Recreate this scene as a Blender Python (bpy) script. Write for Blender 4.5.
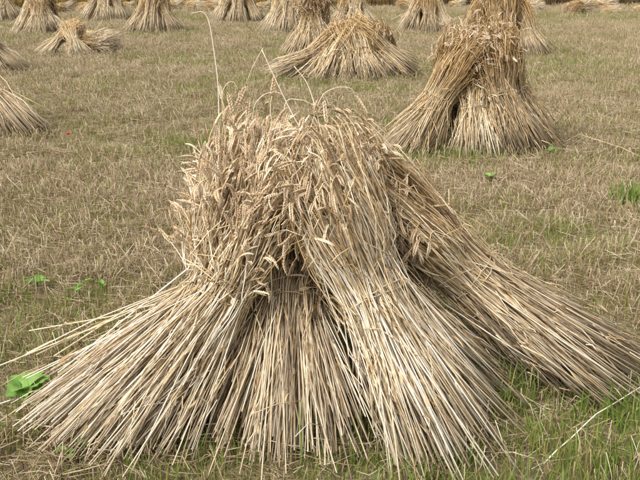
import bpy, math, random
import numpy as np
from mathutils import Vector, Matrix

for o in list(bpy.data.objects):
    bpy.data.objects.remove(o)
scene = bpy.context.scene
col = scene.collection
rad = math.radians

# ------------------------------------------------------------------ camera
cam_data = bpy.data.cameras.new('camera')
cam_data.lens = 50.6
cam_data.sensor_width = 36.0
cam_data.clip_start = 0.05
cam_data.clip_end = 2000
cam = bpy.data.objects.new('camera', cam_data)
cam.location = (0, 0, 1.5)
cam.rotation_euler = (rad(90 - 16.5), 0, 0)
col.objects.link(cam)
scene.camera = cam

# ------------------------------------------------------------------ sky and sun (bright overcast)
SUN_EL, SUN_AZ = 50.0, 228.0          # azimuth clockwise from +Y: behind the camera, to its left
world = bpy.data.worlds.new('World')
scene.world = world
world.use_nodes = True
wn = world.node_tree
bg = wn.nodes['Background']
sky = wn.nodes.new('ShaderNodeTexSky')
sky.sky_type = 'NISHITA'
sky.sun_disc = False
sky.sun_elevation = rad(SUN_EL)
sky.sun_rotation = rad(SUN_AZ)
sky.air_density = 1.0
sky.dust_density = 6.0
sky.ozone_density = 0.6
# cloud cover: the blue of the clear sky greyed towards white
hs = wn.nodes.new('ShaderNodeHueSaturation')
hs.inputs['Saturation'].default_value = 0.08
wn.links.new(sky.outputs[0], hs.inputs['Color'])
wn.links.new(hs.outputs[0], bg.inputs['Color'])
bg.inputs['Strength'].default_value = 0.10

sun_data = bpy.data.lights.new('sun', 'SUN')
sun_data.energy = 1.5
sun_data.angle = rad(22)
sun_data.color = (1.0, 0.975, 0.94)
sun = bpy.data.objects.new('sun', sun_data)
sd = Vector((math.sin(rad(SUN_AZ)) * math.cos(rad(SUN_EL)), math.cos(rad(SUN_AZ)) * math.cos(rad(SUN_EL)), math.sin(rad(SUN_EL))))
sun.rotation_euler = sd.to_track_quat('Z', 'Y').to_euler()
sun.location = (0, 0, 20)
col.objects.link(sun)

vs = scene.view_settings
vs.view_transform = 'Standard'
vs.look = 'None'
vs.exposure = 1.0
vs.gamma = 1
vs.use_curve_mapping = False
scene.cycles.debug_use_spatial_splits = True
scene.cycles.use_adaptive_sampling = True
scene.cycles.adaptive_threshold = 0.02
scene.cycles.max_bounces = 5
scene.cycles.diffuse_bounces = 3
scene.cycles.glossy_bounces = 2
scene.cycles.transmission_bounces = 2

# ------------------------------------------------------------------ materials
def ramp(nt, stops):
    r = nt.nodes.new('ShaderNodeValToRGB')
    el = r.color_ramp.elements
    el[0].position, el[0].color = stops[0][0], (*stops[0][1], 1)
    el[1].position, el[1].color = stops[-1][0], (*stops[-1][1], 1)
    for p, c in stops[1:-1]:
        e = el.new(p)
        e.color = (*c, 1)
    return r

def mathn(nt, op, a, b=None):
    m = nt.nodes.new('ShaderNodeMath')
    m.operation = op
    for i, v in enumerate((a, b)):
        if v is None:
            continue
        if isinstance(v, (int, float)):
            m.inputs[i].default_value = v
        else:
            nt.links.new(v, m.inputs[i])
    return m.outputs[0]

def fibre_material(name, stops, butt=None, rough=0.55, translucent=0.0, noise=0.35, scale=45, objrnd=0.25, spec=0.35, gold=0):
    """A material for straws, ears and blades: tone by the piece's own random number, mottled by noise."""
    m = bpy.data.materials.new(name)
    m.use_nodes = True
    nt = m.node_tree
    b = nt.nodes['Principled BSDF']
    at = nt.nodes.new('ShaderNodeAttribute'); at.attribute_name = 'rnd'
    oi = nt.nodes.new('ShaderNodeObjectInfo')
    tc = nt.nodes.new('ShaderNodeTexCoord')
    no = nt.nodes.new('ShaderNodeTexNoise'); no.inputs['Scale'].default_value = scale; no.inputs['Detail'].default_value = 3
    nt.links.new(tc.outputs['Object'], no.inputs['Vector'])
    v = mathn(nt, 'ADD', at.outputs['Fac'], mathn(nt, 'MULTIPLY', mathn(nt, 'SUBTRACT', no.outputs['Fac'], 0.5), noise))
    v = mathn(nt, 'ADD', v, mathn(nt, 'MULTIPLY', mathn(nt, 'SUBTRACT', oi.outputs['Random'], 0.5), objrnd))
    r = ramp(nt, stops)
    nt.links.new(v, r.inputs['Fac'])
    out = r.outputs['Color']
    if butt:
        al = nt.nodes.new('ShaderNodeAttribute'); al.attribute_name = 'along'
        mx = nt.nodes.new('ShaderNodeMixRGB')
        rr = ramp(nt, [(0.0, (1, 1, 1)), (0.55, (0, 0, 0))])
        nt.links.new(al.outputs['Fac'], rr.inputs['Fac'])
        nt.links.new(mathn(nt, 'MULTIPLY', rr.outputs['Color'], butt[1]), mx.inputs['Fac'])
        nt.links.new(out, mx.inputs['Color1'])
        mx.inputs['Color2'].default_value = (*butt[0], 1)
        out = mx.outputs['Color']
    if gold:                                            # the straw is riper and yellower towards the ear
        mg = nt.nodes.new('ShaderNodeMixRGB'); mg.blend_type = 'MULTIPLY'; mg.inputs['Color2'].default_value = (.95, .80, .56, 1)
        rg = ramp(nt, [(0.35, (0, 0, 0)), (0.95, (1, 1, 1))])
        nt.links.new(al.outputs['Fac'], rg.inputs['Fac']); nt.links.new(mathn(nt, 'MULTIPLY', rg.outputs['Color'], gold), mg.inputs['Fac'])
        nt.links.new(out, mg.inputs['Color1']); out = mg.outputs['Color']
    nt.links.new(out, b.inputs['Base Color'])
    b.inputs['Roughness'].default_value = rough
    b.inputs['Specular IOR Level'].default_value = spec
    if translucent:
        tr = nt.nodes.new('ShaderNodeBsdfTranslucent')
        nt.links.new(out, tr.inputs['Color'])
        ms = nt.nodes.new('ShaderNodeMixShader'); ms.inputs[0].default_value = translucent
        nt.links.new(b.outputs[0], ms.inputs[1]); nt.links.new(tr.outputs[0], ms.inputs[2])
        nt.links.new(ms.outputs[0], nt.nodes['Material Output'].inputs['Surface'])
    return m

M_STRAW = fibre_material('straw', [(0.0, (0.11, 0.062, 0.030)), (0.2, (0.29, 0.185, 0.08)), (0.45, (0.50, 0.36, 0.188)),
                                   (0.72, (0.67, 0.538, 0.35)), (1.0, (0.84, 0.765, 0.625))], butt=((0.67, 0.585, 0.465), 0.34), gold=.45, noise=.7)
M_RIPE = fibre_material('ripe_straw', [(0.0, (0.10, 0.06, 0.025)), (0.18, (0.27, 0.16, 0.06)), (0.45, (0.49, 0.32, 0.13)),
                                    (0.75, (0.65, 0.485, 0.26)), (1.0, (0.78, 0.68, 0.48))], butt=((0.64, 0.57, 0.45), 0.42), gold=.6, noise=.7, objrnd=.4)
M_EAR = fibre_material('wheat_ear', [(0.0, (0.19, 0.125, 0.06)), (0.3, (0.43, 0.30, 0.17)), (0.7, (0.64, 0.50, 0.34)),
                                     (1.0, (0.80, 0.71, 0.56))], rough=0.6, scale=90)
M_LEAF = fibre_material('dry_leaf', [(0.0, (0.22, 0.14, 0.07)), (0.4, (0.42, 0.29, 0.14)), (0.75, (0.56, 0.44, 0.26)),
                                     (1.0, (0.66, 0.56, 0.40))], rough=0.6, translucent=0.2)
M_TWINE = fibre_material('straw_band', [(0.0, (0.22, 0.15, 0.08)), (0.5, (0.42, 0.32, 0.18)), (1.0, (0.56, 0.46, 0.31))])
M_STUB = fibre_material('stubble', [(0.0, (0.13, 0.082, 0.045)), (0.3, (0.235, 0.16, 0.088)), (0.65, (0.35, 0.26, 0.15)),
                                    (1.0, (0.56, 0.465, 0.325))], scale=20)
M_GRASS = fibre_material('grass_blade', [(0.0, (0.13, 0.155, 0.03)), (0.3, (0.22, 0.22, 0.05)), (0.6, (0.30, 0.255, 0.085)),
                                         (0.82, (0.36, 0.26, 0.125)), (1.0, (0.36, 0.235, 0.14))], scale=15, translucent=0.3)
M_GREEN = fibre_material('green_blade', [(0.0, (0.09, 0.16, 0.02)), (0.5, (0.18, 0.27, 0.04)), (0.8, (0.30, 0.34, 0.08)),
                                         (1.0, (0.34, 0.32, 0.12))], scale=15, translucent=0.3)
M_WEED = fibre_material('weed_leaf', [(0.0, (0.09, 0.20, 0.035)), (0.5, (0.17, 0.32, 0.06)), (1.0, (0.30, 0.44, 0.11))],
                        rough=0.45, translucent=0.25, noise=0.6, scale=60)
M_CROP = fibre_material('ripe_crop', [(0.0, (0.30, 0.19, 0.05)), (0.4, (0.52, 0.36, 0.09)), (0.75, (0.62, 0.46, 0.14)),
                                      (1.0, (0.68, 0.55, 0.24))], objrnd=0.5)
M_CROPB = fibre_material('brown_crop', [(0.0, (0.19, 0.125, 0.06)), (0.5, (0.35, 0.25, 0.12)), (1.0, (0.50, 0.38, 0.2))], objrnd=0.5)

def solid(name, c, rough=0.6):
    m = bpy.data.materials.new(name); m.use_nodes = True
    nt = m.node_tree; b = nt.nodes['Principled BSDF']
    tc = nt.nodes.new('ShaderNodeTexCoord')
    no = nt.nodes.new('ShaderNodeTexNoise'); no.inputs['Scale'].default_value = 60
    nt.links.new(tc.outputs['Object'], no.inputs['Vector'])
    r = ramp(nt, [(0.25, tuple(x * 0.7 for x in c)), (0.75, tuple(min(1, x * 1.2) for x in c))])
    nt.links.new(no.outputs['Fac'], r.inputs['Fac']); nt.links.new(r.outputs[0], b.inputs['Base Color'])
    b.inputs['Roughness'].default_value = rough
    return m
M_POPPY = solid('poppy_petal', (0.62, 0.03, 0.015), 0.5)
M_STEM = solid('green_stem', (0.16, 0.24, 0.05))
M_POPPYC = solid('poppy_heart', (0.03, 0.03, 0.02))

def ground_material():
    m = bpy.data.materials.new('stubble_soil'); m.use_nodes = True
    nt = m.node_tree; b = nt.nodes['Principled BSDF']
    tc = nt.nodes.new('ShaderNodeTexCoord')
    n1 = nt.nodes.new('ShaderNodeTexNoise'); n1.inputs['Scale'].default_value = 55; n1.inputs['Detail'].default_value = 6
    n2 = nt.nodes.new('ShaderNodeTexNoise'); n2.inputs['Scale'].default_value = 0.7; n2.inputs['Detail'].default_value = 5
    for n in (n1, n2):
        nt.links.new(tc.outputs['Object'], n.inputs['Vector'])
    r1 = ramp(nt, [(0.3, (0.08, 0.055, 0.033)), (0.5, (0.18, 0.13, 0.078)), (0.7, (0.32, 0.245, 0.155))])
    r2 = ramp(nt, [(0.3, (0.10, 0.085, 0.036)), (0.5, (0.19, 0.17, 0.065)), (0.7, (0.30, 0.26, 0.14))])
    r3 = ramp(nt, [(0.42, (0, 0, 0)), (0.62, (1, 1, 1))])
    nt.links.new(n1.outputs['Fac'], r1.inputs['Fac']); nt.links.new(n1.outputs['Fac'], r2.inputs['Fac'])
    nt.links.new(n2.outputs['Fac'], r3.inputs['Fac'])
    mx = nt.nodes.new('ShaderNodeMixRGB')
    nt.links.new(r3.outputs[0], mx.inputs['Fac']); nt.links.new(r1.outputs[0], mx.inputs['Color1']); nt.links.new(r2.outputs[0], mx.inputs['Color2'])
    nt.links.new(mx.outputs[0], b.inputs['Base Color'])
    bp = nt.nodes.new('ShaderNodeBump'); bp.inputs['Strength'].default_value = 0.8; bp.inputs['Distance'].default_value = 0.03
    nt.links.new(n1.outputs['Fac'], bp.inputs['Height']); nt.links.new(bp.outputs[0], b.inputs['Normal'])
    b.inputs['Roughness'].default_value = 0.9
    return m
M_GROUND = ground_material()

# ------------------------------------------------------------------ mesh helpers
class Geo:
    """Collects vertices, faces of any size, per-vertex numbers and material slots for one mesh."""
    def __init__(self):
        self.V, self.A, self.R, self.F, self.n = [], [], [], [], 0
    def add(self, V, faces, rnd, along, mi=0):
        V = np.asarray(V, float).reshape(-1, 3)
        k = len(V)
        self.V.append(V)
        self.R.append(np.broadcast_to(np.asarray(rnd, float), (k,)))
        self.A.append(np.broadcast_to(np.asarray(along, float), (k,)))
        for f in faces:
            f = np.asarray(f, int)
            if len(f):
                self.F.append((f + self.n, mi))
        self.n += k
    def mesh(self, name, mats, smooth=True, origin=(0, 0, 0)):
        me = bpy.data.meshes.new(name)
        V = np.concatenate(self.V) - np.asarray(origin, float)
        me.vertices.add(len(V)); me.vertices.foreach_set('co', V.astype(np.float32).ravel())
        loops = np.concatenate([f.ravel() for f, _ in self.F]).astype(np.int32)
        tot = np.concatenate([np.full(len(f), f.shape[1], np.int32) for f, _ in self.F])
        mi = np.concatenate([np.full(len(f), i, np.int32) for f, i in self.F])
        me.loops.add(len(loops)); me.loops.foreach_set('vertex_index', loops)
        me.polygons.add(len(tot))
        me.polygons.foreach_set('loop_start', np.concatenate([[0], np.cumsum(tot)[:-1]]).astype(np.int32))
        me.polygons.foreach_set('loop_total', tot)
        me.polygons.foreach_set('material_index', mi)
        me.polygons.foreach_set('use_smooth', np.full(len(tot), smooth))
        for nm, arr in (('rnd', self.R), ('along', self.A)):
            a = me.attributes.new(nm, 'FLOAT', 'POINT'); a.data.foreach_set('value', np.concatenate(arr).astype(np.float32))
        for m in mats:
            me.materials.append(m)
        me.update(calc_edges=True)
        return me

def norm(v):
    return v / np.maximum(np.linalg.norm(v, axis=-1, keepdims=True), 1e-9)

def tubes(geo, P, R, rnd, S=4, mi=0, caps=True):
    """P (N,K,3) paths, R (N,K) or (N,1) radii: S-sided tubes."""
    P = np.asarray(P, float); N, K = P.shape[:2]
    R = np.broadcast_to(np.asarray(R, float), (N, K))
    T = norm(np.gradient(P, axis=1))
    D = norm(P[:, -1] - P[:, 0])
    ref = np.where(np.abs(D[:, 2:3]) > 0.8, np.array([[1.0, 0.2, 0]]), np.array([[0.1, 0.2, 1.0]]))
    e1 = norm(np.cross(T, ref[:, None, :])); e2 = np.cross(T, e1)
    a = np.arange(S) * 2 * math.pi / S + 0.4
    V = P[:, :, None] + R[:, :, None, None] * (np.cos(a)[None, None, :, None] * e1[:, :, None] + np.sin(a)[None, None, :, None] * e2[:, :, None])
    n = np.arange(N)[:, None, None] * K * S; k = np.arange(K - 1)[None, :, None] * S; s = np.arange(S)[None, None, :]
    s2 = (s + 1) % S
    Q = np.stack([n + k + s, n + k + s2, n + k + S + s2, n + k + S + s], -1).reshape(-1, 4)
    faces = [Q]
    if caps:
        base = np.arange(N)[:, None] * K * S
        faces.append(base + np.arange(S)[::-1][None])
        faces.append(base + (K - 1) * S + np.arange(S)[None])
    al = np.repeat(np.tile(np.linspace(0, 1, K), N), S)
    geo.add(V, faces, np.repeat(np.asarray(rnd, float), K * S), al, mi)

def ribbons(geo, P, W, side, rnd, mi=0):
    """flat blades: P (N,K,3), W (N,K) half widths, side (N,3) width direction"""
    P = np.asarray(P, float); N, K = P.shape[:2]
    side = np.asarray(side, float)
    if side.ndim == 2:
        side = side[:, None, :]
    O = W[:, :, None] * side
    V = np.stack([P - O, P + O], 2)
    n = np.arange(N)[:, None] * K * 2; k = np.arange(K - 1)[None] * 2
    Q = np.stack([n + k, n + k + 1, n + k + 3, n + k + 2], -1).reshape(-1, 4)
    geo.add(V, [Q], np.repeat(np.asarray(rnd, float), K * 2), np.repeat(np.tile(np.linspace(0, 1, K), N), 2), mi)

# ---- the wheat ear: spikelets in two ranks on a bent rachis
def ear_template(bend, n=9, L=0.082, wide=1.0, seed=0):
    r = np.random.default_rng(seed)
    Vs, Fs = [], []
    sp = np.array([[0, 0, 0], [1, 0, .42], [0, 1, .40], [-1, 0, .42], [0, -1, .40], [0, 0, 1]], float)
    tri = np.array([[0, 2, 1], [0, 3, 2], [0, 4, 3], [0, 1, 4], [5, 1, 2], [5, 2, 3], [5, 3, 4], [5, 4, 1]])
    for i in range(2 * n + 1):
        s = (i + 0.3) / (2 * n + 1)
        size = (0.62 + 0.55 * math.sin(math.pi * min(1, s * 0.85 + 0.18))) * r.uniform(.9, 1.1)
        ang = 0 if i % 2 else math.pi
        tip = i == 2 * n
        out = 0.0 if tip else 0.40
        v = sp * np.array([0.0034, 0.0040, 0.0160]) * size * np.array([wide, wide, 1])
        c, sn = math.cos(out), math.sin(out)
        v = np.stack([c * v[:, 0] + sn * v[:, 2], v[:, 1], -sn * v[:, 0] + c * v[:, 2]], 1)
        v[:, 0] += 0 if tip else 0.0012
        ca, sa = math.cos(ang + r.uniform(-.25, .25)), math.sin(ang)
        v = np.stack([ca * v[:, 0], v[:, 1] + r.uniform(-.0006, .0006), v[:, 2]], 1) if not sa > .5 else v
        v[:, 2] += s * L * 0.92
        Fs.append(tri[:, ::(1 if ca > 0 else -1)] + len(Vs) * 6); Vs.append(v)
    V = np.concatenate(Vs)
    # bend towards +Y of the template's broad side
    th = bend * V[:, 2] / L
    Rr = L / bend if abs(bend) > 1e-3 else 1e6
    z = (Rr - V[:, 1]) * np.sin(th); y = Rr - (Rr - V[:, 1]) * np.cos(th)
    V = np.stack([V[:, 0], y, z], 1) if abs(bend) > 1e-3 else V
    al = np.repeat(np.linspace(0, 1, 2 * n + 1), 6)
    jit = np.repeat(r.uniform(-.12, .12, 2 * n + 1), 6) + np.tile([-.35, 0, -.05, 0, -.05, .22], 2 * n + 1)
    return V, np.concatenate(Fs), al, jit

EAR_BENDS = (0.1, 0.35, 0.6, 0.95, 0.2, 1.25)
EARS_HI = [ear_template(b, 7, seed=i) for i, b in enumerate(EAR_BENDS)]
EARS_MID = [ear_template(b, 4, wide=1.15, seed=i + 20) for i, b in enumerate(EAR_BENDS)]
EARS_LO = [ear_template(b, 2, wide=1.7, seed=i + 40) for i, b in enumerate(EAR_BENDS)]
EAR_MESHES = []
for i, (V, F, al, j) in enumerate(EARS_HI):
    g = Geo(); g.add(V, [F], 0.55 + j, al); EAR_MESHES.append(g.mesh('ear', [M_EAR], smooth=False))

def ear_frames(D, rng):
    """local z along D, local y (the way the ear bends) as near to downwards as D allows, with scatter"""
    N = len(D)
    down = np.array([0, 0, -1.0])[None] + rng.normal(0, .45, (N, 3))
    y = norm(down - (down * D).sum(1, keepdims=True) * D)
    x = np.cross(y, D)
    return np.stack([x, y, D], 2)

def add_ears(geo, pos, F, scale, var, rnd, templates, mi=0):
    for k, (V, T, al, j) in enumerate(templates):
        w = np.where(var == k)[0]
        if not len(w):
            continue
        VV = np.einsum('nij,mj->nmi', F[w], V) * scale[w][:, None, None] + pos[w][:, None]
        TT = (T[None] + (np.arange(len(w)) * len(V))[:, None, None]).reshape(-1, 3)
        geo.add(VV, [TT], (rnd[w][:, None] + j[None]).ravel(), np.tile(al, len(w)), mi)

# ------------------------------------------------------------------ tags
def tag(o, label=None, cat=None, group=None, kind=None):
    if label: o['label'] = label
    if cat: o['category'] = cat
    if group: o['group'] = group
    if kind: o['kind'] = kind
    return o

def link(name, me, parent=None, loc=None):
    o = bpy.data.objects.new(name, me)
    col.objects.link(o)
    if parent: o.parent = parent
    if loc is not None: o.location = loc
    return o

# ------------------------------------------------------------------ sheaves
def hermite_path(P0, P1, P2, P3, P4, up):
    """butt P0 - band P1 straight; band to head P2,P3 and drooping neck P4 by Catmull-Rom. up = samples per upper span"""
    mid = P0 * .5 + P1 * .5; mid = mid + np.random.default_rng(len(P0)).normal(0, .007, mid.shape) * np.where(np.random.default_rng(len(P0) + 1).random((len(P0), 1)) < .07, 4.5, 1)
    pts = [P0, mid, P1]
    ctrl = [P0, P1, P2, P3, P4, P4 * 2 - P3]
    for i in range(1, 4):
        a, b, c, d = ctrl[i - 1], ctrl[i], ctrl[i + 1], ctrl[i + 2]
        for s in range(1, up + 1):
            t = s / up
            pts.append(.5 * (2 * b + (c - a) * t + (2 * a - 5 * b + 4 * c - d) * t * t + (3 * b - 3 * c + d - a) * t ** 3))
    return np.stack(pts, 1)

CAMP = np.array([0, 0, 1.5])

def sheaf_data(seed, butt, band, head, Rb, Rm, Rh, n, droop=.55, up=2, messy=1.0, spread=.11, sway=(0, 0, 0), low=0.0, lowdir=(0, 0, 1)):
    rng = np.random.default_rng(seed)
    butt, band, head = (np.asarray(v, float) for v in (butt, band, head))
    d = norm(head - butt); e1 = norm(np.cross(d, [0, 0, 1.0])); e2 = np.cross(e1, d)
    dl = norm(band - butt); du = norm(head - band)
    th = rng.uniform(0, 2 * math.pi, n); r = rng.uniform(0, 1, n) ** .45
    u, v = r * np.cos(th), r * np.sin(th)
    j = lambda s: rng.normal(0, s, (n, 3)) * messy
    # stalks hang together in wisps that part from their neighbours
    nw = max(12, n // 16); wisp = rng.integers(0, nw, n); wth = rng.uniform(0, 2 * math.pi, nw)
    wisp = np.argmin(np.abs(np.angle(np.exp(1j * (th[:, None] - wth[None] + rng.normal(0, .1, (n, 1)))))), 1)
    wj = lambda s: rng.normal(0, s, (nw, 3))[wisp] * messy
    cl = 1 + .14 * np.sin(3 * th + rng.uniform(0, 6)) + .08 * np.sin(7 * th + rng.uniform(0, 6)) + .05 * np.sin(17 * th)
    off = lambda R, w=1.0: (R[0] * u * w)[:, None] * e1 + (R[1] * v * w)[:, None] * e2
    P1 = band + off((Rm, Rm * .8)) + j(.006) + wj(.005)
    P0 = butt + off(Rb, cl) + j(.036) + wj(.034)
    stray = rng.random(n) < .13 * messy
    P0[stray] += rng.normal(0, .055, (stray.sum(), 3)); P1[stray] += rng.normal(0, .02, (stray.sum(), 3))
    # stalk ends stand on the ground: every stalk runs on along its own line until just above it
    zt = rng.uniform(0.004, .05, n)
    s = (P1[:, 2] - zt) / np.maximum(P1[:, 2] - P0[:, 2], .05)
    s = np.clip(s, .70, 1.13) * (1 - np.abs(rng.normal(0, .06, n)))
    P0 = P1 + (P0 - P1) * s[:, None]
    short = rng.random(n) < .38                       # stalks of uneven length: their cut ends show all down the foot
    P0[short] = P1[short] + (P0[short] - P1[short]) * rng.uniform(.62, 1.0, (short.sum(), 1))
    P0[:, 2] = np.maximum(P0[:, 2], .004)
    o = norm((u[:, None] * e1 + v[:, None] * e2))
    lenj = np.minimum(rng.normal(0, spread, n), spread * 1.3)
    if low:                                             # shorter stalks whose ears come out below the crest
        lo = (rng.random(n) < .6) & ((o * np.asarray(lowdir)).sum(1) > .1); lenj[lo] = rng.uniform(-low, 0, lo.sum())
    P3 = head + off((Rh, Rh * .8), cl) + lenj[:, None] * du + j(.02) + wj(.02)
    P2 = .5 * (P1 + P3) + off((Rm * .12, Rm * .12)) + j(.012) + wj(.008)
    t3 = norm(P3 - P2)
    k = np.clip(rng.normal(droop, .28, n), 0, 1.2)[:, None]
    dir4 = norm(t3 * (1.1 - .75 * k) + (o * .28 * k) + np.array([0, 0, -.85]) * k + np.asarray(sway) + rng.normal(0, .12, (n, 3)))
    P4 = P3 + dir4 * rng.uniform(.03, .09, n)[:, None]
    for Q in (P1, P2, P3, P4):
        Q[:, 2] = np.maximum(Q[:, 2], .012)
    P = hermite_path(P0, P1, P2, P3, P4, up)
    D = norm(norm(P[:, -1] - P[:, -2]) + rng.normal(0, .06, (n, 3)))
    facing = (o * norm(CAMP - P1)).sum(1)
    return dict(P=P, D=D, r=r, o=o, th=th, facing=facing, rng=rng, d=d, e1=e1, e2=e2, butt=butt, band=band, head=head, Rm=Rm, n=n)

def band_mesh(sd, strands=2, rr=.0029):
    """straw tie wound round the waist"""
    rng = sd['rng']; g = Geo()
    K = 33; a = np.linspace(0, 2 * math.pi, K)
    d = norm(sd['head'] - sd['butt'])
    P = sd['P'][:, 2]                                   # where each stalk passes the waist
    rel = P - sd['band']; x = rel @ sd['e1']; y = rel @ sd['e2']
    for q in range(strands):
        R = sd['Rm'] * 1.0
        R1 = np.quantile(np.abs(x), .985); R2 = np.quantile(np.abs(y), .985)
        ring = sd['band'] + (R1 + .006) * np.cos(a)[:, None] * sd['e1'] + (R2 + .006) * np.sin(a)[:, None] * sd['e2'] \
            + d * (.010 * (q - 1) + .012 * np.sin(2 * a + q * 2 + rng.uniform(0, 2)))[:, None]
        ring = ring + rng.normal(0, .0022, ring.shape)
        ring[-1] = ring[0]
        ring[:, 2] = np.maximum(ring[:, 2], .008)
        tubes(g, ring[None], np.full((1, K), rr * rng.uniform(.7, 1.1)), [rng.uniform(.2, .9)], S=5)
    # the twisted ends tucked under
    s = sd['band'] + sd['e2'] * (np.quantile(np.abs(y), .985) + .01)
    for q in range(3):
        dirv = norm(sd['e1'] * rng.uniform(-1, 1) - d * rng.uniform(.2, 1) + sd['e2'] * .15)
        t = np.linspace(0, 1, 5)[:, None]
        path = s + dirv * t * rng.uniform(.03, .07) + sd['e2'] * .02 * np.sin(t * 3)
        tubes(g, path[None], np.linspace(rr, rr * .5, 5)[None], [rng.uniform(.3, 1)], S=4)
    return g

def leaves_geo(g, sd, m, mi=0, size=1.0):
    """dry leaf blades that peel off the outer stalks"""
    rng = sd['rng']
    w = np.where(sd['r'] > .7)[0]
    w = rng.choice(w, min(m, len(w)), replace=False); m = len(w)
    kk = np.where(rng.random(m) < .55, rng.integers(0, 2, m), rng.integers(2, sd['P'].shape[1] - 2, m))
    f = rng.random(m)[:, None]
    s = sd['P'][w, kk] * (1 - f) + sd['P'][w, kk + 1] * f
    t = norm(sd['P'][w, kk + 1] - sd['P'][w, kk]) * rng.choice([1, 1, -1], m)[:, None]
    o = sd['o'][w]
    K = 6; L = np.where(kk < 2, rng.uniform(.02, .09, m), rng.uniform(.03, .16, m)) * size
    tt = np.linspace(0, 1, K)
    side0 = norm(np.cross(t, o))
    curl = rng.uniform(.1, .9, m)
    P = s[:, None] + (t * L[:, None])[:, None] * tt[None, :, None] \
        + (o * (L * .28 * curl)[:, None])[:, None] * (np.sin(tt * 2.4))[None, :, None] \
        + (side0 * (L * rng.normal(0, .25, m))[:, None])[:, None] * (tt ** 2)[None, :, None] \
        + (np.array([0, 0, -1.0]) * (L * .35 * rng.random(m))[:, None])[:, None] * (tt ** 2)[None, :, None]
    P[..., 2] = np.maximum(P[..., 2], .006)
    tw = rng.uniform(-2.5, 2.5, m)[:, None] * tt[None]
    side = np.cos(tw)[..., None] * side0[:, None] + np.sin(tw)[..., None] * o[:, None]
    W = (np.where(kk < 2, rng.uniform(.0025, .0065, m), rng.uniform(.0022, .005, m)) * size)[:, None] * (np.array([.6, 1, 1, .85, .55, .08]))[None]
    ribbons(g, P, W, side, rng.random(m), mi)

def tangle(g, sd, m, rmax, foot=False):
    """loose broken straws caught crosswise on the outside"""
    rng = sd['rng']; w = rng.choice(np.where(sd['r'] > .82)[0], m)
    kk = rng.integers(0, 2 if foot else sd['P'].shape[1] - 3, m); f = rng.random((m, 1))
    c = sd['P'][w, kk] * (1 - f) + sd['P'][w, kk + 1] * f + sd['o'][w] * rng.uniform(.0, .02, (m, 1))
    t = norm(sd['P'][w, kk + 1] - sd['P'][w, kk]); x = np.cross(t, sd['o'][w])
    a = rng.normal(0, .2 if foot else .6, (m, 1)); dv = norm(np.cos(a) * t + np.sin(a) * x + sd['o'][w] * rng.normal(0, .12, (m, 1)))
    L = rng.uniform(.02, .12, (m, 1))
    P = np.stack([c - dv * L, c + rng.normal(0, .006, (m, 3)), c + dv * L], 1)
    P[:, (0, 2), 2] -= rng.uniform(0, .02, (m, 2)); P[..., 2] = np.maximum(P[..., 2], .006)
    tubes(g, P, rng.uniform(rmax * .35, rmax * .8, m)[:, None], tone(rng, m), S=4)

def tone(rng, n):
    return np.clip(rng.beta(1.7, 1.35, n), 0, 1)

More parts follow.
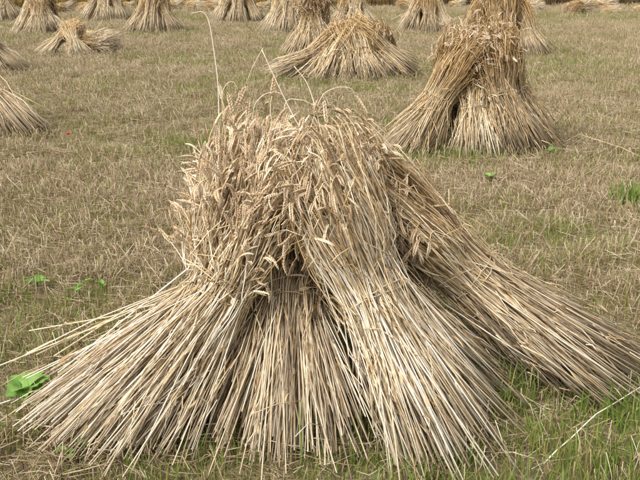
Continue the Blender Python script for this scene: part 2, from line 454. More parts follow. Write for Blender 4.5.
def build_sheaf(label, group, seed, butt, band, head, Rb, Rm, Rh, n, single_ears=0, single_straws=0, leaves=150, S=4,
                templates=EARS_HI, rr=(.0016, .0029), ear_scale=.82, ear_share=.6, straw=M_STRAW, pale=0, category='wheat sheaf', **kw):
    """one sheaf in world coordinates, an Empty at its foot with stalks, ears, leaves and tie under it"""
    sdt = sheaf_data(seed, butt, band, head, Rb, Rm, Rh, n, **kw)
    rng = sdt['rng']
    org = np.array([butt[0], butt[1], 0.0])
    root = bpy.data.objects.new('wheat_sheaf', None); col.objects.link(root)
    root.location = org; root.empty_display_size = .1
    tag(root, label, category, group)
    tn = tone(rng, n) + pale
    R0 = rng.uniform(*rr, n)
    K = sdt['P'].shape[1]
    RR = R0[:, None] * np.linspace(1.0, .62, K)[None]
    # single straws picked from the outer layer that faces out
    score = sdt['facing'] + .5 * sdt['r'] + rng.normal(0, .2, n)
    order = np.argsort(-score)
    solo = np.zeros(n, bool)
    if single_straws:
        solo[rng.choice(order[:single_straws * 3], single_straws, replace=False)] = True
    g = Geo(); w = ~solo
    tubes(g, sdt['P'][w], RR[w], tn[w], S=S)
    tangle(g, sdt, n // 7, rr[1]); tangle(g, sdt, n // 3, rr[1], foot=True)
    tag(link('straw_stalks', g.mesh('straw_stalks', [straw], origin=org), root), kind='stuff')
    for i in np.where(solo)[0]:
        g = Geo(); tubes(g, sdt['P'][i:i + 1], RR[i:i + 1] * 1.12, tn[i:i + 1], S=5)
        link('straw', g.mesh('straw', [M_STRAW], origin=org), root)
    # ears
    F = ear_frames(sdt['D'], rng)
    var = rng.integers(0, len(templates), n); sc = rng.uniform(.8, 1.2, n) * ear_scale
    pos = sdt['P'][:, -1] - sdt['D'] * .003
    pos[:, 2] = np.maximum(pos[:, 2], .02)
    ern = np.clip(rng.normal(.5, .22, n), 0, 1)
    tip = pos
    c = sdt['head'] - norm(sdt['head'] - sdt['band']) * .05
    sc_e = ((tip - c) * norm(CAMP - c)).sum(1) + .25 * (tip - c)[:, 2] + rng.normal(0, .03, n)
    esolo = np.zeros(n, bool)
    if single_ears:
        esolo[np.argsort(-sc_e)[:single_ears]] = True
    g = Geo(); w = ~esolo & (rng.random(n) < ear_share)
    add_ears(g, pos[w], F[w], sc[w], var[w], ern[w], templates)
    tag(link('wheat_ears', g.mesh('wheat_ears', [M_EAR], smooth=False, origin=org), root), kind='stuff')
    for i in np.where(esolo)[0]:
        o = link('ear', EAR_MESHES[var[i]], root)
        M = Matrix([[*F[i][0] * sc[i], pos[i][0] - org[0]], [*F[i][1] * sc[i], pos[i][1] - org[1]], [*F[i][2] * sc[i], pos[i][2] - org[2]], [0, 0, 0, 1]])
        o.matrix_local = M
    if leaves:
        g = Geo(); leaves_geo(g, sdt, leaves)
        tag(link('dry_leaves', g.mesh('dry_leaves', [M_LEAF], origin=org), root), kind='stuff')
    link('straw_band', band_mesh(sdt).mesh('straw_band', [M_TWINE], origin=org), root)
    return root, sdt

def bent_stalk(root, pts, r=.0016, ear=None, rnd=.85, down=True):
    """a single long stalk that sticks out of a sheaf, smoothed through pts (world), with an ear at its end"""
    pts = np.asarray(pts, float)
    org = np.array(root.location)
    K = 6; out = []
    c = np.vstack([2 * pts[0] - pts[1], pts, 2 * pts[-1] - pts[-2]])
    for i in range(1, len(c) - 2):
        for s in range(K):
            t = s / K; a, b, cc, d = c[i - 1], c[i], c[i + 1], c[i + 2]
            out.append(.5 * (2 * b + (cc - a) * t + (2 * a - 5 * b + 4 * cc - d) * t * t + (3 * b - 3 * cc + d - a) * t ** 3))
    out.append(pts[-1]); P = np.array(out)
    g = Geo(); tubes(g, P[None], np.linspace(r, r * .6, len(P))[None], [rnd], S=5)
    st = link('bent_stalk', g.mesh('bent_stalk', [M_STRAW], origin=org), root)
    if ear is not None:
        D = norm((P[-1] - P[-2])[None]); rng = np.random.default_rng(int(abs(P[0, 0]) * 1e4))
        F = ear_frames(D, rng)[0]; e = link('ear', EAR_MESHES[ear], st); p = P[-1] - org
        e.matrix_local = Matrix([[*F[0], p[0]], [*F[1], p[1]], [*F[2], p[2]], [0, 0, 0, 1]])
    return st

# ------------------------------------------------------------------ the ground
g = Geo()
xs = np.linspace(-120, 120, 41); ys = np.linspace(-20, 180, 41)
X, Y = np.meshgrid(xs, ys)
V = np.stack([X, Y, np.zeros_like(X)], -1).reshape(-1, 3)
i = np.arange(40)[:, None] * 41 + np.arange(40)[None]
g.add(V, [np.stack([i, i + 1, i + 42, i + 41], -1).reshape(-1, 4)], .5, .5)
tag(link('ground', g.mesh('ground', [M_GROUND])), 'tan stubble field soil with straw litter', kind='structure')

# ---- clumps of stubble, dry litter and grass that are scattered over it
def clump(seed, n_stub, n_lit, n_grass, n_green, R=.13, hs=(.04, .12), hg=(.03, .10), fat=1.0):
    rng = np.random.default_rng(seed); g = Geo()
    def disk(n):
        a = rng.uniform(0, 6.283, n); r = R * np.sqrt(rng.random(n)); return np.stack([r * np.cos(a), r * np.sin(a), np.zeros(n)], 1)
    if n_stub:
        b = disk(n_stub); h = rng.uniform(*hs, n_stub); t = rng.normal(0, .28, (n_stub, 2)); t[rng.random(n_stub) < .15] *= 3
        top = b + np.stack([t[:, 0] * h, t[:, 1] * h, h], 1)
        mid = (b + top) / 2 + rng.normal(0, .004, b.shape)
        tubes(g, np.stack([b, mid, top], 1), (rng.uniform(.0009, .0019, n_stub) * fat)[:, None], tone(rng, n_stub), S=3, mi=0)
    if n_lit:
        b = disk(n_lit); b[:, 2] = rng.uniform(.006, .05, n_lit); a = rng.uniform(0, 6.283, n_lit); L = rng.uniform(.03, .16, n_lit)
        dv = np.stack([np.cos(a) * L, np.sin(a) * L, rng.normal(0, .012, n_lit)], 1)
        e = b + dv; e[:, 2] = np.maximum(e[:, 2], .004)
        m = (b + e) / 2 + rng.normal(0, .006, b.shape); m[:, 2] = np.maximum(m[:, 2], .004)
        tubes(g, np.stack([b, m, e], 1), (rng.uniform(.0007, .0016, n_lit) * fat)[:, None], rng.beta(2, 1.4, n_lit), S=3, mi=0)
    for cnt, mi, hh, lo in ((n_grass, 1, hg, 1), (n_green, 2, (hg[0] * 1.2, hg[1] * 1.25), 1)):
        if not cnt:
            continue
        b = disk(cnt); h = rng.uniform(*hh, cnt); a = rng.uniform(0, 6.283, cnt); ln = np.abs(rng.normal(.25, .3, cnt))
        dv = np.stack([np.cos(a), np.sin(a), np.zeros(cnt)], 1)
        tt = np.array([0, .4, .75, 1.0])
        P = b[:, None] + dv[:, None] * (h * ln)[:, None, None] * (tt ** 2)[None, :, None]
        P = P + np.array([0, 0, 1.0]) * (h[:, None] * (tt - .25 * ln[:, None] * tt ** 2)[:, :])[..., None]
        P[..., 2] = np.maximum(P[..., 2], 0.0)
        W = (rng.uniform(.0009, .0019, cnt) * fat)[:, None] * np.array([.8, 1, .7, .1])[None]
        sa = rng.uniform(0, 6.283, cnt)
        ribbons(g, P, W, np.stack([np.cos(sa), np.sin(sa), np.zeros(cnt)], 1), rng.random(cnt), mi)
    return g.mesh('clump', [M_STUB, M_GRASS, M_GREEN])

def clump_collection(name, specs):
    c = bpy.data.collections.new(name)
    for k, s in enumerate(specs):
        o = bpy.data.objects.new('%s_%02d' % (name, k), clump(1000 + k + len(name) * 50, **s))
        c.objects.link(o)
    return c

def scatter(name, pts, idx, scl, rot, coll, seed=0):
    me = bpy.data.meshes.new(name)
    me.vertices.add(len(pts)); me.vertices.foreach_set('co', np.asarray(pts, np.float32).ravel())
    a = me.attributes.new('pick', 'INT', 'POINT'); a.data.foreach_set('value', np.asarray(idx, np.int32))
    a = me.attributes.new('size', 'FLOAT', 'POINT'); a.data.foreach_set('value', np.asarray(scl, np.float32))
    a = me.attributes.new('turn', 'FLOAT_VECTOR', 'POINT'); a.data.foreach_set('vector', np.asarray(rot, np.float32).ravel())
    o = link(name, me)
    ng = bpy.data.node_groups.new(name + '_nodes', 'GeometryNodeTree')
    ng.interface.new_socket('Geometry', in_out='INPUT', socket_type='NodeSocketGeometry')
    ng.interface.new_socket('Geometry', in_out='OUTPUT', socket_type='NodeSocketGeometry')
    N = ng.nodes; gi = N.new('NodeGroupInput'); go = N.new('NodeGroupOutput')
    ip = N.new('GeometryNodeInstanceOnPoints'); ci = N.new('GeometryNodeCollectionInfo')
    ci.inputs['Collection'].default_value = coll
    ci.inputs['Separate Children'].default_value = True; ci.inputs['Reset Children'].default_value = True
    def attr(nm, ty):
        n = N.new('GeometryNodeInputNamedAttribute'); n.data_type = ty; n.inputs['Name'].default_value = nm; return n.outputs['Attribute']
    ip.inputs['Pick Instance'].default_value = True
    L = ng.links
    L.new(gi.outputs[0], ip.inputs['Points']); L.new(ci.outputs[0], ip.inputs['Instance'])
    L.new(attr('pick', 'INT'), ip.inputs['Instance Index'])
    L.new(attr('turn', 'FLOAT_VECTOR'), ip.inputs['Rotation'])
    L.new(attr('size', 'FLOAT'), ip.inputs['Scale'])
    L.new(ip.outputs[0], go.inputs[0])
    md = o.modifiers.new('scatter', 'NODES'); md.node_group = ng
    return o

def vnoise(x, y, s, seed):
    """cheap smooth value noise in 0..1"""
    r = np.random.default_rng(seed); G = r.random((64, 64))
    x, y = x / s, y / s
    xi, yi = np.floor(x).astype(int), np.floor(y).astype(int); fx, fy = x - xi, y - yi
    fx, fy = fx * fx * (3 - 2 * fx), fy * fy * (3 - 2 * fy)
    q = lambda a, b: G[a % 64, b % 64]
    return (q(xi, yi) * (1 - fx) + q(xi + 1, yi) * fx) * (1 - fy) + (q(xi, yi + 1) * (1 - fx) + q(xi + 1, yi + 1) * fx) * fy

# 0-4 dry stubble and litter, 5-8 stubble with yellowing grass, 9-11 green grass, 12-13 bare litter
CL = clump_collection('field_clump', [dict(n_stub=16, n_lit=22, n_grass=16, n_green=0)] * 3 + [dict(n_stub=26, n_lit=14, n_grass=10, n_green=1)] * 2
                      + [dict(n_stub=10, n_lit=12, n_grass=46, n_green=5)] * 4 + [dict(n_stub=3, n_lit=6, n_grass=34, n_green=44)] * 3
                      + [dict(n_stub=2, n_lit=40, n_grass=10, n_green=0)] * 2)

rng = np.random.default_rng(5)
def field_points(y0, y1, dens, scale, seed):
    rng = np.random.default_rng(seed)
    hw = lambda y: .36 * y + 1.6
    A = 2 * hw(y1) * (y1 - y0); n = int(A * dens)
    x = rng.uniform(-hw(y1), hw(y1), n); y = rng.uniform(y0, y1, n)
    keep = np.abs(x) < hw(y); x, y = x[keep], y[keep]; n = len(x)
    gn = .3 * vnoise(x, y, 1.1, 3) + .22 * vnoise(x, y, .35, 4) + .15 * vnoise(x, y, 4.0, 6) + .33 * vnoise(x * .12, y + .05 * x, .55, 9)   # faint rows across the field
    u = rng.random(n) * .35 + gn
    idx = np.where(u > .90, rng.integers(9, 12, n), np.where(u > .64, rng.integers(5, 9, n), rng.integers(0, 5, n)))
    idx = np.where(rng.random(n) < .16, rng.integers(12, 14, n), idx)
    near = (y < 3.1) & (x > .35) & (rng.random(n) < .92 * np.clip((x - .25) / .2, 0, 1))
    idx = np.where(near & (gn > .3), rng.integers(9, 12, n), idx)
    near2 = (y < 2.75) & (np.abs(x) < .5) & (rng.random(n) < .5)
    idx = np.where(near2, rng.integers(9, 12, n), idx)
    s = scale * rng.uniform(.75, 1.25, n)
    rot = np.stack([rng.normal(0, .06, n), rng.normal(0, .06, n), rng.uniform(0, 6.283, n)], 1)
    return np.stack([x, y, np.zeros(n)], 1), idx, s, rot
parts = [field_points(1.2, 7.0, 95, 1.0, 1), field_points(7.0, 16, 42, 1.15, 2), field_points(16, 30, 20, 1.35, 3), field_points(30, 50, 9, 1.7, 4)]
pts, idx, scl, rot = (np.concatenate([p[k] for p in parts]) for k in range(4))
tag(scatter('stubble_grass', pts, idx, scl, rot, CL), 'short dry stubble, straw litter and grass covering the field', 'stubble', kind='stuff')

# ---- the uncut crop along the far edge of the field
def crop_clump(seed, mat):
    rng = np.random.default_rng(seed); g = Geo(); n = 70
    b = np.stack([rng.uniform(-.3, .3, n), rng.uniform(-.3, .3, n), np.zeros(n)], 1); h = rng.uniform(.72, .98, n)
    t = rng.normal(0, .07, (n, 2)); top = b + np.stack([t[:, 0], t[:, 1], h], 1)
    m = (b + top) / 2
    tubes(g, np.stack([b, m, top], 1), np.full((n, 1), .006), rng.random(n), S=3)
    D = norm(np.stack([rng.normal(0, .5, n), rng.normal(0, .5, n), np.full(n, .5)], 1))
    F = ear_frames(D, rng)
    add_ears(g, top, F, np.full(n, 1.3), rng.integers(0, 6, n), rng.random(n), EARS_LO)
    return g.mesh('crop_clump', [mat])
CC = bpy.data.collections.new('crop_clump')
for k in range(6):
    CC.objects.link(bpy.data.objects.new('crop_clump_%02d' % k, crop_clump(300 + k, M_CROP if k < 3 else M_CROPB)))
n = 5200
x = rng.uniform(-26, 27, n); y = 40.8 + .14 * (x + 12) + rng.random(n) ** 1.6 * 9
brown = np.clip((x + 1) / 6 + rng.normal(0, .25, n), 0, 1) > .5
idx = np.where(brown, rng.integers(3, 6, n), rng.integers(0, 3, n))
tag(scatter('standing_crop', np.stack([x, y, np.zeros(n)], 1), idx, rng.uniform(.9, 1.1, n),
            np.stack([np.zeros(n), np.zeros(n), rng.uniform(0, 6.28, n)], 1), CC),
    'strip of uncut golden crop along the far edge of the field', 'crop', kind='stuff')

# ------------------------------------------------------------------ the big stook in front
G1 = 'sheaves of the big stook in front'
A, _ = build_sheaf('wheat sheaf of the big front stook splayed out to the lower left', G1, 11,
                   (-.72, 2.73, 0), (-.345, 2.87, .455), (-.25, 2.99, .76), (.27, .22), .12, .175, 1300, single_ears=190, single_straws=110, leaves=650, droop=.22, spread=.12, ear_share=1.0, low=.26, lowdir=(-1, -.25, 0), messy=1.05, sway=(-.06, -.05, .1))
B, _ = build_sheaf('short shaded wheat sheaf tucked between the two front sheaves of the big stook', G1, 12,
                   (-.15, 2.68, 0), (-.12, 2.99, .40), (-.10, 3.12, .56), (.24, .13), .12, .13, 850, single_ears=50, single_straws=70, leaves=650, droop=.75, messy=1.5)
C, sdC = build_sheaf('pale straight wheat sheaf leaning at the front right centre of the big stook', G1, 13,
                     (.47, 2.77, 0), (.175, 2.865, .47), (.0, 2.95, .85), (.37, .14), .13, .155, 1450, single_ears=45, single_straws=130, leaves=650, droop=.8, spread=.07, ear_share=.28, low=.10, pale=.14, messy=1.15, sway=(.05, -.1, -.1))
D, _ = build_sheaf('wheat sheaf of the big front stook stretched out to the right edge', G1, 14,
                   (1.07, 3.18, 0), (.56, 3.21, .41), (.17, 3.22, .77), (.31, .16), .125, .16, 1250, single_ears=130, single_straws=90, leaves=650, droop=.75, spread=.14, ear_share=.9, low=.25, lowdir=(-.2, -1, -.3), messy=.95, sway=(.05, -.15, -.15))
E_, _ = build_sheaf('wheat sheaf at the back of the big stook with drooping ears along its crest', G1, 15,
                    (-.42, 3.62, 0), (-.30, 3.38, .44), (-.17, 3.16, .82), (.25, .18), .12, .17, 520, single_ears=60, leaves=160, droop=.7, spread=.07, sway=(0, -.15, 0))
F_, _ = build_sheaf('wheat sheaf behind the crest of the big front stook on its far right', G1, 16,
                    (.32, 3.76, 0), (.20, 3.48, .44), (.05, 3.20, .83), (.25, .18), .12, .17, 520, single_ears=60, leaves=160, droop=.7, spread=.07, sway=(.1, -.15, 0))

bent_stalk(A, [(-.342, 3.03, .93), (-.341, 3.03, 1.143), (-.353, 3.03, 1.274), (-.364, 3.03, 1.347), (-.382, 3.03, 1.379), (-.418, 3.03, 1.376)], r=0.0018, rnd=.9)
bent_stalk(E_, [(.02, 3.02, .84), (-.067, 3.00, 1.003), (-.123, 3.00, 1.113), (-.190, 3.00, 1.260)], r=0.0022, rnd=1.0)
bent_stalk(C, [(.03, 3.00, .86), (-.007, 3.00, 1.037), (-.040, 3.00, 1.146), (-.085, 3.00, 1.208)], r=0.0024, rnd=1.0)
bent_stalk(A, [(-.19, 3.05, 1.262), (-.225, 3.05, 1.20), (-.252, 3.05, 1.140)], r=0.0011, ear=0, rnd=.8)
bent_stalk(A, [(-.317, 3.02, .94), (-.328, 3.02, 1.094), (-.313, 3.02, 1.144), (-.289, 3.02, 1.154), (-.273, 3.02, 1.127)], ear=1)
bent_stalk(E_, [(-.222, 3.05, .90), (-.227, 3.05, 1.049), (-.196, 3.05, 1.103), (-.152, 3.05, 1.117), (-.121, 3.05, 1.105)], ear=None)
bent_stalk(F_, [(-.050, 3.07, .93), (0, 3.05, 1.090), (.050, 3.05, 1.130), (.101, 3.05, 1.130), (.118, 3.05, 1.110)], ear=0)
bent_stalk(E_, [(-.121, 3.00, .90), (-.117, 3.00, 1.080), (-.066, 3.00, 1.097), (-.033, 3.00, 1.085)], ear=1)
bent_stalk(C, [(.060, 3.00, .86), (.042, 3.00, .99), (.03, 3.00, 1.08), (.01, 3.00, 1.118), (.012, 2.99, 1.10)], ear=0)
bent_stalk(A, [(-.30, 3.00, .90), (-.29, 3.00, 1.02), (-.272, 3.00, 1.07)], ear=0)
bent_stalk(E_, [(-.150, 3.00, .92), (-.165, 3.00, 1.06), (-.160, 3.00, 1.11)], ear=1)

# ------------------------------------------------------------------ the second stook, to the right behind it
G2 = 'sheaves of the upright stook behind the big one'
S2 = np.array([1.30, 7.98, 0])
def at2(S, *p):
    return [tuple(S + np.array(q)) for q in p]
kw2 = dict(straw=M_RIPE, templates=EARS_MID, S=3, leaves=200, rr=(.0026, .0046), ear_scale=1.0, ear_share=.45, spread=.09)
for lab, sd_, p, Rb, Rm, Rh, n_, kk in [
    ('left sheaf of the upright stook at upper right, its stalks slanting across the front', 21, ((-.54, -.26, 0), (-.27, -.16, .46), (-.02, -.08, .84)), (.29, .20), .15, .20, 560, dict(droop=.45)),
    ('short middle sheaf of the upright stook at upper right, half hidden', 22, ((.03, -.42, 0), (.03, -.22, .38), (.03, -.05, .62)), (.21, .14), .12, .14, 420, dict(droop=.8)),
    ('pale front right sheaf of the upright stook at upper right, butts fanned wide', 23, ((.52, -.34, 0), (.27, -.20, .50), (.19, -.06, .86)), (.27, .17), .14, .18, 560, dict(droop=.7)),
    ('darker right end sheaf of the upright stook at upper right', 24, ((.68, .02, 0), (.42, .02, .50), (.33, .05, .90)), (.22, .18), .13, .16, 420, dict(droop=.7)),
    ('back left sheaf of the upright stook at upper right, only its ears showing', 25, ((-.16, .5, 0), (-.15, .28, .5), (-.09, .04, .92)), (.24, .16), .13, .19, 420, dict(droop=.5)),
    ('back right sheaf of the upright stook at upper right, only its ears showing', 26, ((.28, .46, 0), (.2, .26, .5), (.14, .06, .97)), (.24, .16), .13, .18, 360, dict(droop=.6))]:
    b_, m_, h_ = at2(S2, *p)
    build_sheaf(lab, G2, sd_, b_, m_, h_, Rb, Rm, Rh, n_, **kw2, **kk)

# ------------------------------------------------------------------ the low slumped stook beyond
G3 = 'sheaves of the slumped stook'
S3 = np.array([.42, 13.7, 0])
kw3 = dict(straw=M_RIPE, templates=EARS_MID, S=3, leaves=70, rr=(.004, .006), ear_scale=1.1, ear_share=.7, spread=.09)
for lab, sd_, p, Rb, Rm, Rh, n_, kk in [
    ('long left sheaf of the low slumped stook, lying out almost flat', 31, ((-1.0, -.22, 0), (-.52, -.12, .30), (-.04, -.02, .62)), (.32, .26), .22, .26, 480, dict(droop=.6)),
    ('front left sheaf of the low slumped stook, butts spread towards the left sheaf', 35, ((-.48, -.46, 0), (-.26, -.26, .34), (-.04, -.05, .64)), (.34, .18), .22, .26, 480, dict(droop=.9)),
    ('front sheaf of the low slumped stook, pale butts under brown drooping heads', 32, ((.22, -.52, 0), (.12, -.28, .36), (.0, -.04, .68)), (.40, .16), .26, .28, 560, dict(droop=.9)),
    ('right sheaf of the low slumped stook, in shade beneath its golden heads', 33, ((.88, -.12, 0), (.48, -.06, .38), (.10, 0, .72)), (.30, .24), .22, .26, 460, dict(droop=.8)),
    ('back sheaf of the low slumped stook, dark ears at its right shoulder', 34, ((.75, .5, 0), (.6, .28, .42), (.44, .08, .72)), (.22, .16), .14, .17, 320, dict(droop=.9))]:
    b_, m_, h_ = at2(S3, *p)
    build_sheaf(lab, G3, sd_, b_, m_, h_, Rb, Rm, Rh, n_, **kw3, **kk)

# ------------------------------------------------------------------ sheaves of the farther stooks share a few meshes
def sheaf_meshes(seed, butt, band, head, Rb, Rm, Rh, n, **kw):
    sdt = sheaf_data(seed, butt, band, head, Rb, Rm, Rh, n, up=2, **kw); r_ = sdt['rng']
    g = Geo(); tubes(g, sdt['P'], (r_.uniform(.0035, .0065, n))[:, None] * np.linspace(1, .6, sdt['P'].shape[1])[None], tone(r_, n), S=3)
    a = g.mesh('straw_stalks', [M_RIPE])
    g = Geo(); pos = sdt['P'][:, -1].copy(); pos[:, 2] = np.maximum(pos[:, 2], .03)
    add_ears(g, pos, ear_frames(sdt['D'], r_), r_.uniform(1.0, 1.4, n), r_.integers(0, 6, n), np.clip(r_.normal(.4, .22, n), 0, 1), EARS_LO)
    b = g.mesh('wheat_ears', [M_EAR], smooth=False)
    c = band_mesh(sdt, 1, .004).mesh('straw_band', [M_TWINE])
    return a, b, c
LEAN = [sheaf_meshes(50 + k, (0, 0, 0), (.03 * (k % 3 - 1), .22, .46), (.05 * (k % 3 - 1), .48, .90), (.26, .18), .155, .20 + .02 * (k % 2), 430, droop=.5 + .1 * k, messy=1.1 + .15 * k) for k in range(5)]
LOW = [sheaf_meshes(60 + k, (0, 0, 0), (0, .36, .36), (0, .78, .66), (.25, .17), .14, .2, 330, droop=.7) for k in range(2)]
LYING = [sheaf_meshes(70 + k, (0, 0, .22), (0, .36, .25), (0, .72, .2), (.30, .24), .2, .26, 330, droop=.5, messy=1.6) for k in range(3)]

def place(ms, label, group, loc, rz, s=1.0):
    root = bpy.data.objects.new('wheat_sheaf', None); col.objects.link(root)
    root.location = loc; root.rotation_euler = (0, 0, rz); root.scale = (s, s, s); root.empty_display_size = .1
    tag(root, label, 'wheat sheaf', group)
    tag(link('straw_stalks', ms[0], root), kind='stuff'); tag(link('wheat_ears', ms[1], root), kind='stuff'); link('straw_band', ms[2], root)
    return root

rs = random.Random(8)
def stook(where, group, c, sides, s=1.0, gap=.52, kinds=LEAN):
    """sheaves stood up against each other; sides = (angle of the foot round the centre, wording)"""
    for k, (phi, words) in enumerate(sides):
        a = rad(phi + rs.uniform(-5, 5)); q = gap * s * rs.uniform(.95, 1.08)
        place(kinds[rs.randrange(len(kinds))], words + ' ' + where, group, (c[0] + q * math.cos(a), c[1] + q * math.sin(a), 0), a + math.pi / 2 + rs.uniform(-.2, .2), s * rs.uniform(.9, 1.1))
FIVE = ((205, 'left sheaf of'), (268, 'pale front sheaf of'), (328, 'shaded right sheaf of'), (125, 'back left sheaf of'), (60, 'back right sheaf of'))
FOUR = ((210, 'left sheaf of'), (275, 'pale front sheaf of'), (330, 'shaded right sheaf of'), (90, 'back sheaf of'))
stook('the far stook cut by the top left corner', 'sheaves of the corner stook', (-10.35, 30.2), FOUR, 1.12)
stook('the far stook standing behind the fallen heap', 'sheaves of the stook behind the fallen heap', (-7.2, 23.9), FIVE, 1.08, .5)
stook('the far stook second from the left along the crop', 'sheaves of the second far stook', (-6.9, 30.2), FIVE, 1.12, .62)
stook('the far stook directly right of the fallen heap', 'sheaves of the stook right of the heap', (-4.30, 24.3), FIVE, 1.1, .58)
stook('the far stook beside the tall hooked stalk', 'sheaves of the stook by the hooked stalk', (-2.52, 29.1), FIVE, 1.12, .68)
stook('the far stook left of the narrow tall one', 'sheaves of the stook behind the narrow one', (-.80, 24.3), FIVE, 1.1, .58)
stook('the narrow tall stook left of the slumped one', 'sheaves of the narrow stook', (-.12, 17.3), ((225, 'left sheaf of'), (290, 'front sheaf of'), (20, 'right sheaf of'), (100, 'back sheaf of')), 1.14, .40)
stook('the far stook peeping over the slumped one', 'sheaves of the stook behind the slumped one', (.95, 26.9), FOUR, 1.1, .5)
stook('the far stook left of the upright stook', 'sheaves of the stook left of the upright one', (2.85, 24.7), FIVE, 1.1, .55)
stook('the stook showing behind the upright stook', 'sheaves of the stook behind the upright one', (3.42, 17.6), ((185, 'left sheaf of'), (270, 'front sheaf of'), (325, 'pale right sheaf of'), (80, 'back sheaf of')), 1.12, .68)
stook('the near stook cut by the left edge', 'sheaves of the left edge stook', (-3.66, 8.75), ((342, 'long right sheaf of'), (285, 'pale front sheaf of'), (100, 'back sheaf of'), (200, 'left sheaf of')), 1.08, .82, LOW)
stook('the half hidden stook at the left edge above the near one', 'sheaves of the upper left edge stook', (-5.2, 14.3), ((350, 'low right sheaf of'), (270, 'front sheaf of'), (110, 'back sheaf of')), .95, .55, LOW)

G5 = 'sheaves of the fallen heap at upper left'
place(LOW[0], 'sheaf slumped at the left end of the fallen heap', G5, (-5.25, 17.4, 0), rad(-75), .8)
place(LOW[1], 'sheaf still propped up in the middle of the fallen heap', G5, (-4.5, 17.0, 0), rad(25), .8)
place(LYING[0], 'sheaf lying flat at the right end of the fallen heap', G5, (-3.9, 17.5, 0), rad(80), .9)
place(LYING[1], 'sheaf lying across the back of the fallen heap', G5, (-4.1, 17.9, .0), rad(62), 1.0)

heaps = [(-9.98, 35.9, 'pale heaped sheaf lying right of the corner stook'), (-9.0, 35.9, 'pale sheaf lying behind the second far stook, at its left'),
         (-8.4, 40.0, 'small pale sheaf lying by the crop right of the second far stook'), (-6.15, 38.3, 'pale sheaf lying by the crop right of the heap side stook'),
         (-5.25, 39.0, 'pale sheaf lying by the crop above the hooked stalk'), (-4.3, 37.2, 'pale sheaf lying left of the stook by the hooked stalk'),
         (-2.3, 36.4, 'large pale sheaf lying right of the stook by the hooked stalk'), (-1.7, 40.5, 'small pale sheaf by the crop left of the narrow stook'),
         (3.6, 39.0, 'pale sheaf lying by the crop right of the slumped stook'), (6.0, 41.5, 'small pale sheaf lying by the crop above the upright stook'),
         (8.3, 36.4, 'big pale sheaf lying right of the upright stook'), (9.75, 34.9, 'pale mounded sheaf, left of the pair at upper right'),
         (11.8, 38.4, 'pale mounded sheaf, farther of the pair at upper right'), (10.7, 34.4, 'low tan sheaf in front of the pair at upper right'),
         (12.2, 35.5, 'low tan sheaf lying by the right edge near the crop')]
for k, (x, y, lab) in enumerate(heaps):
    low = 'low' in lab or 'small' in lab
    h_ = place(LYING[k % 3], lab, 'fallen sheaves along the far side of the field', (x + .4, y, 0), rad(90 + rs.uniform(-35, 35)), (.65 if low else 1.05 if 'mounded' in lab or 'big' in lab else .85) * rs.uniform(.95, 1.1))
    h_.scale.z *= 1.25

# ------------------------------------------------------------------ loose straws on the ground
def loose_straw(label, pts, r, rnd=.9):
    P = np.array(pts, float); org = P[0] * [1, 1, 0]
    t = np.linspace(0, len(P) - 1, 9); Q = np.stack([np.interp(t, range(len(P)), P[:, k]) for k in range(3)], 1)
    Q[1:-1] += np.random.default_rng(len(label)).normal(0, .0009, Q[1:-1].shape)
    g = Geo(); tubes(g, Q[None], np.linspace(r, r * .7, 9)[None], [rnd], S=6)
    o = link('loose_straw', g.mesh('loose_straw', [M_STRAW], origin=org)); o.location = org
    tag(o, label, 'straw', 'loose straws on the field')
loose_straw('long pale straw lying across the green grass at lower right', [(.70, 2.50, .03), (.93, 2.74, .075), (1.20, 2.98, .09)], .0024, 1.0)
loose_straw('pale straw lying beside the broad leaf weed at lower left', [(-1.2, 2.84, .035), (-1.05, 2.91, .06), (-.90, 2.96, .07)], .0028, 1.0)
loose_straw('long straw lying right of the upright stook', [(2.36, 8.1, .10), (2.55, 7.5, .09), (2.72, 6.95, .03)], .003, .6)
loose_straw('thin pale straw leaning out to the left of the upright stook', [(.55, 7.75, .20), (.2, 7.55, .09), (-.05, 7.4, .03)], .0035, .8)

# ------------------------------------------------------------------ weeds
def leaf_mesh(L, W, lobes, seed):
    r = np.random.default_rng(seed); g = Geo()
    K = 9; t = np.linspace(0, 1, K)
    w = W * np.sin(np.pi * np.clip(t * .93 + .05, 0, 1)) ** .7 * (1 + .22 * lobes * np.sin(t * 24 + r.uniform(0, 6)))
    zc = .25 * L * (t - t ** 2 * 1.3)
    P = np.stack([np.zeros(K), t * L, zc], 1)
    cols = [-1, -.5, 0, .5, 1]
    V = np.stack([P + np.stack([c * w, np.zeros(K), abs(c) * w * .35 + r.normal(0, .0012, K)], 1) for c in cols], 1).reshape(-1, 3)
    i = np.arange(K - 1)[:, None] * 5 + np.arange(4)[None]
    g.add(V, [np.stack([i, i + 1, i + 6, i + 5], -1).reshape(-1, 4)], r.uniform(.2, .8), .5)
    return g.mesh('leaf', [M_WEED])
def weed(label, loc, n, L, W, lobes, seed, up=.2):
    L, W, up = L * .78, W * .7, up * .6
    r = random.Random(seed); root = bpy.data.objects.new('weed_plant', None); col.objects.link(root); root.location = loc
    tag(root, label, 'weed', 'broad leaf weeds in the stubble')
    g = Geo(); tubes(g, np.array([[(0, 0, 0), (.003, 0, .02), (0, .002, .04)]]), np.array([[.003, .0025, .002]]), [.3], S=5)
    link('stem', g.mesh('stem', [M_WEED]), root)
    ms = [leaf_mesh(L * r.uniform(.8, 1.15), W * r.uniform(.85, 1.15), lobes, seed * 7 + k) for k in range(min(n, 4))]
    for k in range(n):
        o = link('leaf', ms[k % len(ms)], root); o.location = (0, 0, .02 + .02 * r.random())
        o.rotation_euler = (up + r.uniform(-.3, .35), r.uniform(-.25, .25), k * 6.283 / n + r.uniform(-.4, .4)); s = r.uniform(.7, 1.1); o.scale = (s, s, s)
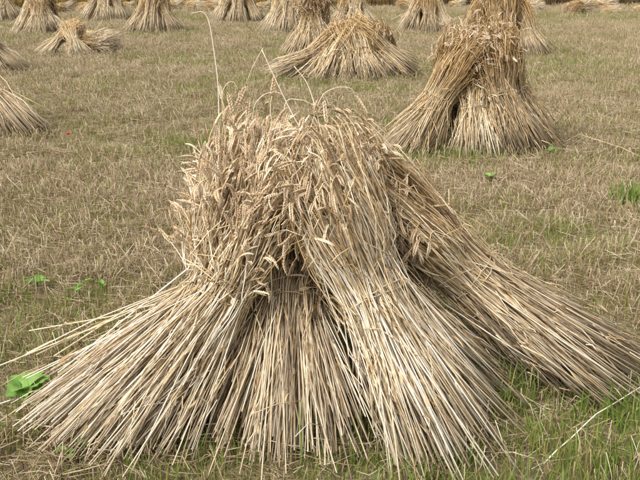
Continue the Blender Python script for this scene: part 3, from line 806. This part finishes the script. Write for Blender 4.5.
weed('lobed bright green weed at the left edge beside the splayed sheaf', (-1.05, 2.93, .04), 10, .13, .055, 1, 3)
weed('small green weed by the stubble, middle of three at left', (-1.15, 4.04, .03), 4, .09, .03, .4, 4, .6)
weed('bluish green weed, leftmost of three in the stubble at left', (-1.38, 4.15, .03), 3, .08, .03, .4, 5, .7)
weed('tiny green weed, rightmost of three in the stubble at left', (-1.05, 4.09, .03), 3, .055, .02, .4, 6, .7)
weed('small leafy weed at the bottom edge under the splayed sheaf', (-.80, 2.54, .02), 5, .05, .018, .6, 7)
weed('small weed leaf poking from the butts of the splayed sheaf', (-.755, 2.545, .05), 3, .045, .018, .3, 8)
weed('bright green weed at the foot of the upright stook', (1.95, 7.45, .02), 4, .12, .03, .3, 9, 1.0)
weed('green weed in the stubble below the upright stook', (1.26, 6.5, .02), 4, .09, .026, .3, 10, .9)

def tuft(label, loc, n, h, sp, mat, seed, w=.004):
    r = np.random.default_rng(seed); g = Geo()
    b = np.stack([r.normal(0, sp, n), r.normal(0, sp, n), np.zeros(n)], 1); H = r.uniform(.5, 1, n) * h; a = r.uniform(0, 6.28, n)
    dv = np.stack([np.cos(a), np.sin(a), np.zeros(n)], 1); tt = np.array([0, .3, .6, .85, 1.0]); ln = np.abs(r.normal(.2, .25, n))
    P = b[:, None] + dv[:, None] * (H * ln)[:, None, None] * (tt ** 2)[None, :, None] + np.array([0, 0, 1.0]) * (H[:, None] * (tt - .2 * ln[:, None] * tt ** 2))[..., None]
    s = r.uniform(0, 6.28, n)
    ribbons(g, P, np.full((n, 1), w) * np.array([.8, 1, .8, .5, .1])[None], np.stack([np.cos(s), np.sin(s), np.zeros(n)], 1), r.random(n) * .8, 0)
    o = link('grass_tuft', g.mesh('grass_tuft', [mat])); o.location = loc
    tag(o, label, 'grass tuft', 'green grass tufts')
tuft('dark green grass tuft at the right edge of the field', (2.07, 5.85, 0), 90, .22, .07, M_GREEN, 1)
tuft('fresh green grass tuft beside the weed at the left edge', (-.93, 3.05, 0), 60, .14, .05, M_GREEN, 2, .0025)
tuft('bright green grass tuft in the lower right corner', (1.03, 2.82, 0), 70, .15, .05, M_GREEN, 3, .003)
tuft('grass growing between the butts of the two right sheaves', (.66, 2.98, 0), 60, .2, .05, M_GREEN, 4, .0025)
tuft('grass tuft growing under the tip of the pale front sheaf', (.16, 2.70, 0), 40, .15, .04, M_GREEN, 5, .0025)

# a tall green stem in front of the big stook
g = Geo(); tubes(g, np.array([[(0, 0, 0), (.004, .01, .09), (-.002, .015, .17), (.004, .03, .25)]]), np.array([[.0038, .0034, .0028, .0012]]), [.3], S=6)
st = bpy.data.objects.new('green_stem', g.mesh('green_stem', [M_STEM])); col.objects.link(st); st.location = (-.06, 2.47, 0)
tag(st, 'upright green stem at the bottom edge in front of the short sheaf', 'stem')

# the poppy
pop = bpy.data.objects.new('poppy', None); col.objects.link(pop); pop.location = (-2.24, 7.95, 0)
tag(pop, 'single red poppy in the stubble beside the left edge stook', 'poppy')
g = Geo(); tubes(g, np.array([[(0, 0, 0), (.006, 0, .06), (0, 0, .125)]]), np.array([[.003, .0025, .002]]), [.3], S=5)
link('stem', g.mesh('stem', [M_STEM]), pop)
g = Geo(); K = 5; t = np.linspace(0, 1, K); w = .026 * np.sqrt(np.clip(t, .03, 1)) * np.array([1, 1, 1.05, 1, .75])
P = np.stack([np.zeros(K), t * .034, .022 * t ** 1.5], 1)
V = np.stack([P + np.stack([c * w, np.zeros(K), np.full(K, abs(c) * .006)], 1) for c in (-1, 0, 1)], 1).reshape(-1, 3)
i = np.arange(K - 1)[:, None] * 3 + np.arange(2)[None]
g.add(V, [np.stack([i, i + 1, i + 4, i + 3], -1).reshape(-1, 4)], .5, .5); pm = g.mesh('petal', [M_POPPY])
for k in range(4):
    o = link('petal', pm, pop); o.location = (0, 0, .124); o.rotation_euler = (-.15 + .3 * (k % 2), .12, k * math.pi / 2 + .3); o.scale = (.75, .75, .75)
g = Geo(); tubes(g, np.array([[(0, 0, .12), (0, 0, .13), (0, 0, .138)]]), np.array([[.004, .007, .005]]), [.3], S=7)
link('seed_head', g.mesh('seed_head', [M_POPPYC]), pop)

# ------------------------------------------------------------------ broken straw lying round the feet of the sheaves
def litter(name, label, spots, seed, r0=(.0009, .002), Lr=(.03, .20)):
    rr_ = np.random.default_rng(seed); g = Geo()
    for (cx, cy, sx, sy, n) in spots:
        b = np.stack([rr_.normal(cx, sx, n), rr_.normal(cy, sy, n), rr_.uniform(.006, .05, n)], 1)
        a = rr_.uniform(0, 6.283, n); L = rr_.uniform(*Lr, n)
        e = b + np.stack([np.cos(a) * L, np.sin(a) * L, rr_.normal(0, .03, n)], 1); e[:, 2] = np.clip(e[:, 2], .006, .09)
        m = (b + e) / 2 + rr_.normal(0, .008, b.shape); m[:, 2] = np.maximum(m[:, 2], .006)
        tubes(g, np.stack([b, m, e], 1), rr_.uniform(*r0, n)[:, None], tone(rr_, n), S=4)
    tag(link(name, g.mesh(name, [M_STUB])), label, 'straw litter', kind='stuff')
litter('straw_litter', 'broken straw strewn round the feet of the big stook',
       [(-.70, 2.62, .28, .08, 170), (-.1, 2.58, .25, .07, 170), (.45, 2.66, .25, .07, 110), (.95, 2.95, .22, .1, 90), (-.9, 3.0, .3, .3, 70), (.8, 2.7, .3, .15, 60), (0, 2.9, .5, .2, 120)], 77)
